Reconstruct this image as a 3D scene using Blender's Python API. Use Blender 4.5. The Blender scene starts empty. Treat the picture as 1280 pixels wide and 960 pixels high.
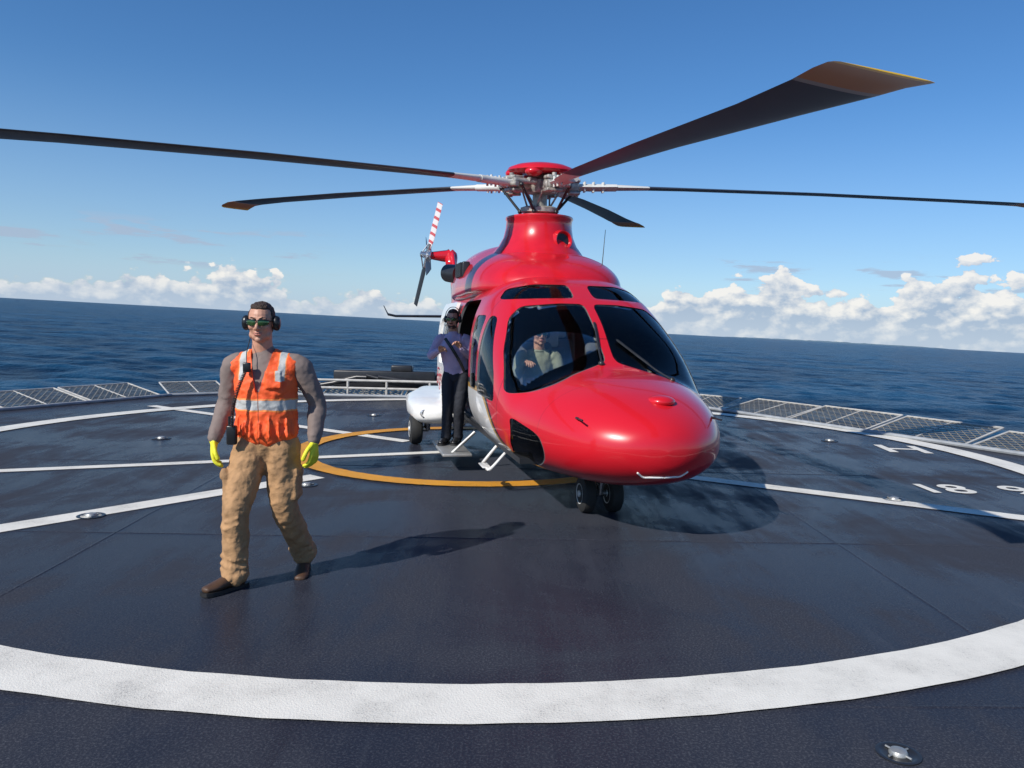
import bpy, bmesh, math, random
from mathutils import Vector, Matrix, Euler, noise
random.seed(3)
rad = math.radians
V = Vector
scene = bpy.context.scene
scene.view_settings.view_transform = 'Standard'
scene.view_settings.look = 'None'
scene.view_settings.exposure = 0
TILT = rad(1.8)
SUN_EL = rad(37)
SUN_DIR = V((-0.70*math.cos(SUN_EL), -0.714*math.cos(SUN_EL), math.sin(SUN_EL))).normalized()

# ------------------------------------------------------------ node helpers
def N(nt, typ, props=None, **ins):
    n = nt.nodes.new(typ)
    for k, v in (props or {}).items():
        setattr(n, k, v)
    for k, v in ins.items():
        s = n.inputs[k.replace('_', ' ')]
        if isinstance(v, bpy.types.NodeSocket):
            nt.links.new(v, s)
        else:
            s.default_value = v
    return n

def M(nt, op, a, b=None, c=None, clamp=False):
    n = nt.nodes.new('ShaderNodeMath'); n.operation = op; n.use_clamp = clamp
    for i, v in enumerate((a, b, c)):
        if v is None: continue
        if isinstance(v, bpy.types.NodeSocket): nt.links.new(v, n.inputs[i])
        else: n.inputs[i].default_value = v
    return n.outputs[0]

def SS(nt, v, lo, hi, t0=0.0, t1=1.0):
    n = nt.nodes.new('ShaderNodeMapRange'); n.interpolation_type = 'SMOOTHSTEP'
    nt.links.new(v, n.inputs[0])
    for i, x in enumerate((lo, hi, t0, t1)): n.inputs[i+1].default_value = x
    return n.outputs[0]

def MIX(nt, f, a, b):
    n = nt.nodes.new('ShaderNodeMix'); n.data_type = 'RGBA'
    for s, v in ((n.inputs[0], f), (n.inputs[6], a), (n.inputs[7], b)):
        if isinstance(v, bpy.types.NodeSocket): nt.links.new(v, s)
        elif isinstance(v, (int, float)): s.default_value = v
        else: s.default_value = (v[0], v[1], v[2], 1)
    return n.outputs[2]

def newmat(name):
    m = bpy.data.materials.new(name); m.use_nodes = True
    return m, m.node_tree, m.node_tree.nodes['Principled BSDF']

def objco(nt):
    return N(nt, 'ShaderNodeTexCoord').outputs['Object']

def pmat(name, col, rough=0.5, metal=0.0, var=0.12, nscale=6.0, bump=0.0, bscale=60.0, coat=0.0, spec=0.5, bdist=0.01):
    m, nt, b = newmat(name)
    co = objco(nt)
    nz = N(nt, 'ShaderNodeTexNoise', None, Vector=co, Scale=nscale, Detail=3.0)
    f = SS(nt, nz.outputs[0], 0.3, 0.7)
    dark = [c*(1-var) for c in col]; lite = [min(1, c*(1+var)) for c in col]
    nt.links.new(MIX(nt, f, dark, lite), b.inputs['Base Color'])
    r = M(nt, 'MULTIPLY_ADD', nz.outputs[0], 0.2*rough, rough*0.9)
    nt.links.new(r, b.inputs['Roughness'])
    b.inputs['Metallic'].default_value = metal
    b.inputs['Coat Weight'].default_value = coat
    b.inputs['Coat Roughness'].default_value = 0.04
    b.inputs['Specular IOR Level'].default_value = spec
    if bump:
        n2 = N(nt, 'ShaderNodeTexNoise', None, Vector=co, Scale=bscale, Detail=2.0)
        bp = N(nt, 'ShaderNodeBump', None, Strength=bump, Distance=bdist, Height=n2.outputs[0])
        nt.links.new(bp.outputs[0], b.inputs['Normal'])
    return m

# ------------------------------------------------------------ world
world = bpy.data.worlds.new("World"); scene.world = world; world.use_nodes = True
nt = world.node_tree; nt.nodes.clear()
out = nt.nodes.new('ShaderNodeOutputWorld')
tc = nt.nodes.new('ShaderNodeTexCoord')
vr = N(nt, 'ShaderNodeVectorRotate', {'rotation_type': 'Y_AXIS'}, Vector=tc.outputs['Generated'], Angle=-TILT)
dvec = vr.outputs[0]
sky = nt.nodes.new('ShaderNodeTexSky'); sky.sky_type = 'NISHITA'; sky.sun_disc = False
sky.sun_elevation = SUN_EL; sky.sun_rotation = rad(224); sky.altitude = 0
sky.air_density = 1.0; sky.dust_density = 0.0; sky.ozone_density = 2.0
nt.links.new(dvec, sky.inputs[0])
tint = N(nt, 'ShaderNodeMix', {'data_type': 'RGBA', 'blend_type': 'MULTIPLY'}); tint.inputs[0].default_value = 1
nt.links.new(sky.outputs[0], tint.inputs[6]); tint.inputs[7].default_value = (.84, 1.0, 1.22, 1)
hs_ = N(nt, 'ShaderNodeHueSaturation', None, Color=tint.outputs[2], Saturation=1.14)
bg = N(nt, 'ShaderNodeBackground', None, Color=hs_.outputs[0], Strength=0.096)
sp = N(nt, 'ShaderNodeSeparateXYZ', None, Vector=dvec)
az = M(nt, 'ARCTAN2', sp.outputs[0], sp.outputs[1]); zz = sp.outputs[2]
t = M(nt, 'MULTIPLY_ADD', az, 1/1.4, 0.5)
cr = N(nt, 'ShaderNodeValToRGB', None, Fac=t); cr.color_ramp.interpolation = 'EASE'
hs = [(-40,.04),(-34,.026),(-31,.022),(-28,.030),(-24,.042),(-20,.052),(-17,.050),(-15.3,.018),(-13,.028),(-10,.038),(-7,.030),(-4,.012),(7,.012),(10,.040),(13,.068),(16,.058),(18.6,.092),(21,.062),(24,.058),(27,.080),(30,.094),(33,.078),(38,.05)]
el = cr.color_ramp.elements
while len(el) > 1: el.remove(el[-1])
for i, (a, h) in enumerate(hs):
    p = (rad(a)+0.7)/1.4
    e = el[0] if i == 0 else el.new(p)
    e.position = p; v = h*5; e.color = (v, v, v, 1)
top = M(nt, 'MULTIPLY', cr.outputs[0], 0.2)
cv = N(nt, 'ShaderNodeCombineXYZ', None, X=az, Y=M(nt, 'MULTIPLY', zz, 1.5), Z=0.37)
nA = N(nt, 'ShaderNodeTexNoise', None, Vector=cv.outputs[0], Scale=24.0, Detail=6.0, Roughness=0.55)
va = N(nt, 'ShaderNodeVectorMath', {'operation': 'ADD'}); nt.links.new(cv.outputs[0], va.inputs[0]); va.inputs[1].default_value = (-0.006, 0.010, 0)
nB = N(nt, 'ShaderNodeTexNoise', None, Vector=va.outputs[0], Scale=24.0, Detail=6.0, Roughness=0.55)
vo = N(nt, 'ShaderNodeTexVoronoi', {'feature': 'F1'}, Vector=cv.outputs[0], Scale=70.0)
h = M(nt, 'MULTIPLY', top, M(nt, 'MULTIPLY_ADD', nA.outputs[0], 1.9, 0.02))
h = M(nt, 'ADD', h, M(nt, 'MULTIPLY_ADD', vo.outputs[0], -0.018, 0.008))
mask = SS(nt, M(nt, 'SUBTRACT', h, zz), -0.001, 0.0055)
mask = M(nt, 'MULTIPLY', mask, SS(nt, top, 0.006, 0.02))
relief = M(nt, 'MULTIPLY', M(nt, 'SUBTRACT', nA.outputs[0], nB.outputs[0]), 4.5)
hf = M(nt, 'DIVIDE', zz, M(nt, 'MAXIMUM', h, 0.012), clamp=True)
lit = M(nt, 'ADD', M(nt, 'MULTIPLY_ADD', hf, 0.80, 0.12), relief)
lit = M(nt, 'ADD', lit, M(nt, 'MULTIPLY_ADD', vo.outputs[0], -0.8, 0.28), clamp=True)
ccol = MIX(nt, lit, (0.40, 0.51, 0.68), (1.0, 0.97, 0.93))
haze = SS(nt, zz, 0.0, 0.045, 1.0, 0.0)
ccol = MIX(nt, M(nt, 'MULTIPLY', haze, 0.6), ccol, (0.54, 0.66, 0.82))
cv2 = N(nt, 'ShaderNodeCombineXYZ', None, X=M(nt, 'MULTIPLY', az, 11.0), Y=M(nt, 'MULTIPLY', zz, 75.0), Z=2.6)
nC = N(nt, 'ShaderNodeTexNoise', None, Vector=cv2.outputs[0], Scale=1.0, Detail=5.0, Roughness=0.6)
band = M(nt, 'MULTIPLY', SS(nt, zz, 0.035, 0.055), SS(nt, zz, 0.085, 0.115, 1.0, 0.0))
side = SS(nt, M(nt, 'ABSOLUTE', az), 0.18, 0.28)
m2 = M(nt, 'MULTIPLY', M(nt, 'MULTIPLY', SS(nt, nC.outputs[0], 0.50, 0.64), band), M(nt, 'MULTIPLY', side, 0.8))
allc = MIX(nt, mask, (0.44, 0.52, 0.67), ccol)
allm = M(nt, 'MAXIMUM', M(nt, 'MULTIPLY', mask, 0.93), m2)
hz = M(nt, 'ADD', M(nt, 'MULTIPLY', SS(nt, zz, 0.0, 0.07, 1.0, 0.0), 0.35), M(nt, 'MULTIPLY', SS(nt, zz, 0.0, 0.28, 1.0, 0.0), 0.40))
hzc = MIX(nt, M(nt, 'MAXIMUM', mask, m2), (0.42, 0.59, 0.83), allc)
allm = M(nt, 'MAXIMUM', allm, hz)
bg2 = N(nt, 'ShaderNodeBackground', None, Color=hzc, Strength=0.92)
mx = nt.nodes.new('ShaderNodeMixShader'); nt.links.new(allm, mx.inputs[0]); nt.links.new(bg.outputs[0], mx.inputs[1]); nt.links.new(bg2.outputs[0], mx.inputs[2])
nt.links.new(mx.outputs[0], out.inputs[0])
world.cycles.sampling_method = 'MANUAL'; world.cycles.sample_map_resolution = 512

sl = bpy.data.lights.new("sun", 'SUN'); sl.energy = 5.0; sl.angle = rad(0.5); sl.color = (1, .95, .87)
so = bpy.data.objects.new("sun", sl); scene.collection.objects.link(so)
so.rotation_euler = SUN_DIR.to_track_quat('Z', 'Y').to_euler()

cam = bpy.data.cameras.new("camera"); cam.sensor_width = 36; cam.lens = 27.56; cam.clip_end = 60000; cam.clip_start = 0.05
co = bpy.data.objects.new("camera", cam); scene.collection.objects.link(co); scene.camera = co
co.matrix_world = Matrix.Translation((0, 0, 1.7)) @ Matrix.Rotation(rad(90-4.3), 4, 'X') @ Matrix.Rotation(rad(1.3), 4, 'Z')

# ------------------------------------------------------------ mesh helpers
def empty(name, loc=(0,0,0), rotz=0.0, scale=1.0, parent=None):
    o = bpy.data.objects.new(name, None); scene.collection.objects.link(o)
    o.location = loc; o.rotation_euler = (0, 0, rotz); o.scale = (scale,)*3; o.empty_display_size = .2
    o.parent = parent
    return o

def sharpen(me, ang=35):
    bm = bmesh.new(); bm.from_mesh(me)
    for f in bm.faces: f.smooth = True
    a = rad(ang)
    for e in bm.edges:
        if len(e.link_faces) == 2:
            e.smooth = e.calc_face_angle(0) < a
        else: e.smooth = False
    bm.to_mesh(me); bm.free()

def mk(name, bm, mats, parent=None, ang=35, normals=True):
    me = bpy.data.meshes.new(name)
    if normals: bmesh.ops.recalc_face_normals(bm, faces=bm.faces)
    bm.to_mesh(me); bm.free()
    sharpen(me, ang)
    if not isinstance(mats, (list, tuple)): mats = [mats]
    for m in mats: me.materials.append(m)
    o = bpy.data.objects.new(name, me); scene.collection.objects.link(o); o.parent = parent
    return o

def box(bm, c, s, rot=None, bev=0.0, mi=0):
    b2 = bmesh.new()
    bmesh.ops.create_cube(b2, size=1.0)
    bmesh.ops.scale(b2, vec=V(s), verts=b2.verts)
    if bev: bmesh.ops.bevel(b2, geom=b2.edges, offset=bev, segments=3, affect='EDGES', profile=.5)
    m = Matrix.Translation(V(c)) @ (rot.to_4x4() if rot else Matrix.Identity(4))
    b2.transform(m)
    join(bm, b2, mi)

def join(bm, b2, mi=0):
    vm = {}
    for v in b2.verts: vm[v] = bm.verts.new(v.co)
    for f in b2.faces:
        try:
            nf = bm.faces.new([vm[v] for v in f.verts]); nf.material_index = mi
        except ValueError: pass
    b2.free()

def ring_loft(bm, rings, cap=True, mi=0):
    vs = [[bm.verts.new(p) for p in r] for r in rings]
    n = len(vs[0])
    for a, b in zip(vs[:-1], vs[1:]):
        for i in range(n):
            f = bm.faces.new((a[i], a[(i+1) % n], b[(i+1) % n], b[i])); f.material_index = mi
    if cap:
        for r in (vs[0], vs[-1]):
            f = bm.faces.new(r if r is vs[-1] else r[::-1]); f.material_index = mi

def cyl(bm, a, b, r0, r1=None, seg=12, mi=0):
    a = V(a); b = V(b); r1 = r0 if r1 is None else r1
    t = (b-a).normalized(); u = t.orthogonal().normalized(); w = t.cross(u)
    rings = [[p + (u*math.cos(k*2*math.pi/seg) + w*math.sin(k*2*math.pi/seg))*r for k in range(seg)] for p, r in ((a, r0), (b, r1))]
    ring_loft(bm, rings, mi=mi)

def lathe(bm, c, axis, prof, seg=32, mi=0):
    c = V(c); t = V(axis).normalized(); u = t.orthogonal().normalized(); w = t.cross(u)
    rings = [[c + t*d + (u*math.cos(k*2*math.pi/seg) + w*math.sin(k*2*math.pi/seg))*max(r, 1e-4) for k in range(seg)] for d, r in prof]
    ring_loft(bm, rings, mi=mi)

def ellipsoid(bm, c, r, rot=None, mi=0, seg=20):
    b2 = bmesh.new(); bmesh.ops.create_uvsphere(b2, u_segments=seg, v_segments=seg//2+2, radius=1)
    if isinstance(r, (int, float)): r = (r, r, r)
    bmesh.ops.scale(b2, vec=V(r), verts=b2.verts)
    b2.transform(Matrix.Translation(V(c)) @ (rot.to_4x4() if rot else Matrix.Identity(4)))
    join(bm, b2, mi)

def catmull(P, n=4):
    out = []
    m = len(P)
    for i in range(m-1):
        p0 = P[max(i-1, 0)]; p1 = P[i]; p2 = P[i+1]; p3 = P[min(i+2, m-1)]
        for k in range(n):
            t = k/n
            out.append([0.5*((2*b)+(-a+c)*t+(2*a-5*b+4*c-d)*t*t+(-a+3*b-3*c+d)*t**3) for a, b, c, d in zip(p0, p1, p2, p3)])
    out.append(list(P[-1]))
    return out

def tube(bm, pts, ref=(1, 0, 0), seg=16, mi=0, n=4, caps=True):
    """pts: (x,y,z,ra[,rb]) ; ra is the radius along ref"""
    P = [list(p) if len(p) == 5 else list(p)+[p[3]] for p in pts]
    Q = catmull(P, n); ref = V(ref)
    rings = []
    cs = [V(q[:3]) for q in Q]
    for i, q in enumerate(Q):
        t = (cs[min(i+1, len(cs)-1)] - cs[max(i-1, 0)]).normalized()
        s = (ref - t*ref.dot(t))
        if s.length < 1e-3: s = t.orthogonal()
        s.normalize(); w = t.cross(s)
        def rg(c, k):
            return [c + s*(math.cos(a*2*math.pi/seg)*q[3]*k) + w*(math.sin(a*2*math.pi/seg)*q[4]*k) for a in range(seg)]
        rm = min(q[3], q[4])
        if i == 0 and caps:
            for e in (0.97, 0.75, 0.4): rings.append(rg(cs[0]-t*rm*e, math.sqrt(1-e*e)))
        rings.append(rg(cs[i], 1))
        if i == len(Q)-1 and caps:
            for e in (0.4, 0.75, 0.97): rings.append(rg(cs[-1]+t*rm*e, math.sqrt(1-e*e)))
    ring_loft(bm, rings, mi=mi)

def evalmesh(o):
    bpy.context.view_layer.update()
    dg = bpy.context.evaluated_depsgraph_get()
    me = bpy.data.meshes.new_from_object(o.evaluated_get(dg))
    o.modifiers.clear(); old = o.data; o.data = me
    return o

tex = {}
def clouds(size):
    if size not in tex:
        t = bpy.data.textures.new('wr', 'CLOUDS'); t.noise_scale = size; t.noise_depth = 3; tex[size] = t
    return tex[size]

def organic(name, bm, mats, parent, voxel=0.008, smooth=3, disp=0.0, dsize=0.08, cutters=()):
    bmesh.ops.recalc_face_normals(bm, faces=bm.faces)
    me = bpy.data.meshes.new(name); bm.to_mesh(me); bm.free()
    o = bpy.data.objects.new(name, me); scene.collection.objects.link(o)
    m = o.modifiers.new('r', 'REMESH'); m.mode = 'VOXEL'; m.voxel_size = voxel; m.use_smooth_shade = True
    if smooth:
        s = o.modifiers.new('s', 'SMOOTH'); s.factor = .5; s.iterations = smooth
    if disp:
        d = o.modifiers.new('d', 'DISPLACE'); d.texture = clouds(dsize); d.strength = disp; d.mid_level = .5
    evalmesh(o)
    for p in o.data.polygons: p.use_smooth = True
    if not isinstance(mats, (list, tuple)): mats = [mats]
    o.data.materials.clear()
    for m in mats: o.data.materials.append(m)
    for cutter in cutters:
        n0 = len(o.data.polygons)
        boolean(o, cutter, 'DIFFERENCE'); print(name, 'cut', n0, len(o.data.polygons))
    if cutters: sharpen(o.data, 60)
    o.parent = parent
    return o

def boolean(o, cut, op):
    m = o.modifiers.new('b', 'BOOLEAN'); m.object = cut; m.operation = op; m.solver = 'EXACT'
    evalmesh(o)

def raw(bm, nslots=0):
    bmesh.ops.recalc_face_normals(bm, faces=bm.faces)
    me = bpy.data.meshes.new('tmp'); bm.to_mesh(me); bm.free()
    o = bpy.data.objects.new('tmp', me); scene.collection.objects.link(o)
    return o
def kill(o):
    bpy.data.objects.remove(o, do_unlink=True)

# ------------------------------------------------------------ sea
m_sea, nt, b = newmat('sea_water')
c = N(nt, 'ShaderNodeTexCoord').outputs['Object']
n1 = N(nt, 'ShaderNodeTexNoise', None, Vector=c, Scale=0.45, Detail=4.0, Roughness=0.65, Distortion=0.2)
n3 = N(nt, 'ShaderNodeTexNoise', None, Vector=c, Scale=0.008, Detail=4.0, Roughness=0.7)
bp = N(nt, 'ShaderNodeBump', None, Strength=1.0, Distance=0.9, Height=n1.outputs[0])
nt.links.new(bp.outputs[0], b.inputs['Normal'])
spz = N(nt, 'ShaderNodeSeparateXYZ', None, Vector=c)
crest = SS(nt, M(nt, 'ADD', spz.outputs[2], M(nt, 'MULTIPLY_ADD', n1.outputs[0], 0.4, -0.2)), -0.32, 0.36)
f = M(nt, 'ADD', M(nt, 'MULTIPLY', crest, 0.8), M(nt, 'MULTIPLY', SS(nt, n3.outputs[0], 0.35, 0.65), 0.2))
colr = MIX(nt, f, (0.0010, 0.008, 0.026), (0.007, 0.058, 0.125))
nt.links.new(colr, b.inputs['Base Color'])
b.inputs['Roughness'].default_value = 0.28; b.inputs['IOR'].default_value = 1.33; b.inputs['Specular IOR Level'].default_value = 0.09
bm = bmesh.new()
radii = []; r_ = 14.0
while r_ < 24000:
    radii.append(r_); r_ *= 1.0135 if r_ < 2500 else 1.12
angs = [-180+6*k for k in range(20)]+[-58+0.28*k for k in range(int(116/.28)+1)]+[60+6*k for k in range(20)]
def wave(x, y, r):
    h = noise.noise(V((x/26, y/15, .3)))*.46*min(1, 4000/r)
    if r < 1500: h += noise.noise(V((x/9+y/30, y/5.5, 1.7)))*.46*min(1, 450/r)
    if r < 400: h += noise.noise(V((x/3.6-y/12, y/2.4, 4.1)))*.24*min(1, 130/r)
    return h
prev = None
for r in radii:
    row = []
    for a in angs:
        ar = rad(a); x = math.sin(ar)*r; y = math.cos(ar)*r
        row.append(bm.verts.new((x, y, wave(x, y, r) if r < 9000 else 0)))
    if prev:
        for i in range(len(row)):
            j = (i+1) % len(row)
            bm.faces.new((prev[i], prev[j], row[j], row[i]))
    else: bm.faces.new(row)
    prev = row
sea = mk('sea', bm, m_sea, ang=180); sea.location = (0, 0, -6.5); sea.rotation_euler = (0, TILT, 0)
if sea.data.polygons[100].normal.z < 0: sea.data.flip_normals()

bm = bmesh.new()
rings = []
for k in range(60):
    u = k/59; x = 5500+u*3400; y = 20500-u*4500
    hh = 28*math.sin(math.pi*u)**.5*(.7+.5*random.random())+1
    rings.append([V((x, y, -30)), V((x, y, hh)), V((x, y+200, -30))])
ring_loft(bm, rings)
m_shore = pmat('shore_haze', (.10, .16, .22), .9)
sh = mk('distant_coastline', bm, m_shore); sh.location = (0, 0, -6.5); sh.rotation_euler = (0, TILT, 0)

# ------------------------------------------------------------ deck
m_deck, nt, b = newmat('non_skid_deck')
c = N(nt, 'ShaderNodeTexCoord').outputs['Object']
nl = N(nt, 'ShaderNodeTexNoise', None, Vector=c, Scale=0.6, Detail=5.0, Roughness=0.62, Distortion=0.5)
mp = N(nt, 'ShaderNodeMapping', None, Vector=c, Scale=(3.0, 0.35, 1.0), Rotation=(0, 0, 0.5))
ns = N(nt, 'ShaderNodeTexNoise', None, Vector=mp.outputs[0], Scale=1.2, Detail=5.0, Roughness=0.65)
ng = N(nt, 'ShaderNodeTexNoise', None, Vector=c, Scale=85.0, Detail=2.0, Roughness=0.75)
wet = SS(nt, M(nt, 'ADD', M(nt, 'MULTIPLY', nl.outputs[0], 0.65), M(nt, 'MULTIPLY', ns.outputs[0], 0.35)), 0.40, 0.58)
dc = MIX(nt, wet, (0.036, 0.040, 0.054), (0.021, 0.024, 0.037))
dc = MIX(nt, SS(nt, ng.outputs[0], 0.45, 0.72), dc, MIX(nt, wet, (0.085, 0.09, 0.105), (0.052, 0.056, 0.070)))
st = SS(nt, ns.outputs[0], 0.60, 0.80)
dc = MIX(nt, M(nt, 'MULTIPLY', st, 0.28), dc, (0.10, 0.105, 0.12))
nt.links.new(dc, b.inputs['Base Color'])
r = M(nt, 'ADD', M(nt, 'MULTIPLY', wet, -0.28), M(nt, 'MULTIPLY_ADD', ng.outputs[0], 0.16, 0.36))
nt.links.new(r, b.inputs['Roughness'])
bp = N(nt, 'ShaderNodeBump', None, Strength=0.5, Distance=0.005, Height=ng.outputs[0])
nt.links.new(bp.outputs[0], b.inputs['Normal'])
nt.links.new(M(nt, 'MULTIPLY_ADD', wet, 0.038, 0.004), b.inputs['Specular IOR Level'])

m_hull = pmat('ship_paint', (.30, .32, .34), .5, bump=.1)
deck_poly = [(-9.6, -7), (-9.6, 12.2), (-7.4, 16.9), (-6.3, 17.7), (3.2, 17.7), (4.3, 16.6), (7.75, 10.4), (8.8, 7.2), (9.6, -7)]
bm = bmesh.new()
topv = [bm.verts.new((x, y, 0)) for x, y in deck_poly]
botv = [bm.verts.new((x*.95, y*.97, -7.2)) for x, y in deck_poly]
bm.faces.new(topv).material_index = 0
for i in range(len(topv)):
    j = (i+1) % len(topv)
    bm.faces.new((topv[i], topv[j], botv[j], botv[i])).material_index = 1
deck = mk('ship_flight_deck', bm, [m_deck, m_hull])
bm = bmesh.new()
for a, b_ in (((-9, 3.05), (9, 3.75)), ((-9, 5.9), (9, 6.4)), ((-9, 9.1), (9, 9.35)), ((-2.9, -1), (-3.4, 17)), ((2.7, -1), (2.6, 17))):
    p = V((*a, -.001)); q = V((*b_, -.001)); k = 40
    pts = [p.lerp(q, i/k)+V((random.uniform(-.004, .004), random.uniform(-.004, .004), 0)) for i in range(k+1)]
    d = (q-p).normalized(); s_ = V((-d.y, d.x, 0))
    ring_loft(bm, [[o+s_*-.014, o+s_*-.007+V((0, 0, .0035)), o+s_*.007+V((0, 0, .0035)), o+s_*.014] for o in pts], cap=False)
mk('deck_weld_seams', bm, m_deck)

def paint(name, col, wear=0.5):
    m, nt, b = newmat(name)
    c = N(nt, 'ShaderNodeTexCoord').outputs['Object']
    ng = N(nt, 'ShaderNodeTexNoise', None, Vector=c, Scale=90.0, Detail=2.0, Roughness=0.7)
    nl = N(nt, 'ShaderNodeTexNoise', None, Vector=c, Scale=2.5, Detail=6.0, Roughness=0.7)
    cc = MIX(nt, SS(nt, nl.outputs[0], 0.35, 0.75), col, [x*0.80 for x in col])
    cc = MIX(nt, M(nt, 'MULTIPLY', SS(nt, M(nt, 'ADD', M(nt, 'MULTIPLY', ng.outputs[0], .6), M(nt, 'MULTIPLY', nl.outputs[0], .4)), 0.56, 0.68), wear), cc, (0.12, 0.12, 0.13))
    nt.links.new(cc, b.inputs['Base Color']); b.inputs['Roughness'].default_value = 0.5
    b.inputs['Specular IOR Level'].default_value = .12
    bp = N(nt, 'ShaderNodeBump', None, Strength=0.5, Distance=0.006, Height=ng.outputs[0])
    nt.links.new(bp.outputs[0], b.inputs['Normal'])
    return m
m_white = paint('deck_white_paint', (.78, .75, .67)); m_yel = paint('deck_yellow_paint', (.66, .30, .03), .8)

CX, CY = -0.5, 10.45
def annulus(name, r0, r1, z, mat, seg=256):
    bm = bmesh.new(); a = []; bb = []
    for k in range(seg):
        th = 2*math.pi*k/seg; j = random.uniform(-.005, .005)
        a.append(bm.verts.new((CX+math.cos(th)*(r0+j), CY+math.sin(th)*(r0+j), z)))
        bb.append(bm.verts.new((CX+math.cos(th)*(r1+j), CY+math.sin(th)*(r1+j), z)))
    for k in range(seg):
        l = (k+1) % seg; bm.faces.new((a[k], bb[k], bb[l], a[l]))
    return mk(name, bm, mat, normals=False)
annulus('landing_circle_marking', 6.88, 7.25, .010, m_white)
annulus('touchdown_circle_marking', 2.12, 2.38, .014, m_yel)
def strip(a, b_, w, z=.005, name='deck_line_marking', mat=None):
    a = V((*a, z)); b_ = V((*b_, z)); d = (b_-a).normalized(); s = V((-d.y, d.x, 0))*w/2
    bm = bmesh.new(); bm.faces.new([bm.verts.new(p) for p in (a-s, b_-s, b_+s, a+s)])
    o = mk(name, bm, mat or m_white)
    if o.data.polygons[0].normal.z < 0: o.data.flip_normals()
    return o
def radial(r0, r1, deg, w, **k):
    d = (math.cos(rad(deg)), math.sin(rad(deg)))
    strip((CX+d[0]*r0, CY+d[1]*r0), (CX+d[0]*r1, CY+d[1]*r1), w, **k)
radial(2.55, 6.8, -129, .26)
radial(0.2, 6.1, -157.5, .18, z=.0055)
radial(1.2, 7.8, 145, .2, z=.006)
radial(2.5, 6.8, -31, .24, z=.0065)
def text(name, body, loc, size, rz):
    c = bpy.data.curves.new(name, 'FONT'); c.body = body; c.size = size; c.offset = .012
    o = bpy.data.objects.new(name, c); scene.collection.objects.link(o)
    o.location = loc; o.rotation_euler = (0, 0, rz); c.materials.append(m_white)
    return o
text('deck_number_marking', '18  9', (4.45, 8.35, .005), .65, rad(0))
text('deck_letter_marking', 'H', (5.4, 11.2, .005), 1.0, rad(-6))

m_steel = pmat('galvanised_steel', (.42, .42, .40), .45, .6, bump=.1)
m_dark = pmat('black_rubber', (.015, .015, .016), .6)
m_black = pmat('black_paint', (.02, .021, .024), .35)
def tie(x, y, s=1.0):
    e = empty('deck_tie_down', (x, y, 0), scale=s)
    bm = bmesh.new(); lathe(bm, (0, 0, .004), (0, 0, 1), [(0, .14), (.006, .14), (.008, .125), (.005, .105), (.002, .10)], 32)
    mk('rim', bm, m_black, e)
    bm = bmesh.new(); lathe(bm, (0, 0, .003), (0, 0, 1), [(0, .06), (.012, .06), (.028, .05), (.036, .02), (.038, .0)], 24)
    for a in range(2):
        dx = math.cos(a*1.57+.5)*.095; dy = math.sin(a*1.57+.5)*.095
        cyl(bm, (-dx, -dy, .014), (dx, dy, .014), .007, seg=8)
    mk('cross_bar', bm, m_steel, e)
tie(1.60, 3.06, .62); tie(-3.55, 6.55, .8); tie(3.95, 7.95, .8); tie(-2.1, 8.0, .8); tie(-4.9, 10.9, .9); tie(5.0, 12.2, .9); tie(-2.5, 14.2, .9)

# nets
m_net = pmat('net_wire', (.34, .31, .25), .5, .3)
m_frame = pmat('net_frame', (.46, .45, .42), .5, .1)
def net(a, b_, width=1.25, rise=.12, panel=1.9, cell=.14):
    a = V((*a, -.04)); b_ = V((*b_, -.04)); d = b_-a; L = d.length; d.normalize()
    o = V((d.y, -d.x, 0))
    if (o.dot(V((CX, CY, 0))-a)) > 0: o = -o
    o = (o*width+V((0, 0, rise)))
    e = empty('deck_safety_net')
    fr = bmesh.new(); wr = bmesh.new()
    k = max(1, round(L/panel)); pl = L/k
    for i in range(k):
        p = a+d*(i*pl+.05); q = a+d*((i+1)*pl-.05)
        jit = V((0, 0, random.uniform(-.02, .05)))
        c = [p, q, q+o+jit, p+o+jit]
        for u in range(4): cyl(fr, c[u], c[(u+1) % 4], .020, seg=6)
        mid = (p+q)/2; cyl(fr, mid, mid+o+jit, .014, seg=6)
        cyl(fr, p, p+o*.5+V((0, 0, -.35)), .02, seg=6)
        w = (q-p).length; nn = int((w+1.25)/cell)
        def pt(u, v): return p+(q-p)*u+(o+jit)*v+V((0, 0, -.05*math.sin(math.pi*u)*math.sin(math.pi*v)))
        for s in (1, -1):
            for t_ in range(nn):
                off = t_*cell
                x0 = off-1.25
                xs = max(0, x0); xe = min(w, off)
                if xe <= xs: continue
                va = (xs-x0)/1.25; vb = (xe-x0)/1.25
                if s < 0: va, vb = 1-va, 1-vb
                cyl(wr, pt(xs/w, va), pt(xe/w, vb), .0075, seg=3)
    mk('frame', fr, m_frame, e); mk('mesh', wr, m_net, e)
P = deck_poly
for i in range(1, 7):
    net(P[i], P[i+1], rise=.22)
net((8.8, 7.2), (9.3, 0)); net((-9.6, 2), (-9.6, 12.2))

bm = bmesh.new()
for i in range(1, 7):
    a = V((*P[i], .03)); b_ = V((*P[i+1], .03)); d = (b_-a).normalized()
    n_ = V((-d.y, d.x, 0)); n_ = n_ if n_.dot(V((CX, CY, 0))-a) > 0 else -n_
    cyl(bm, a+n_*.06, b_+n_*.06, .035, seg=8)
mk('deck_edge_coaming', bm, m_hull)

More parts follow.
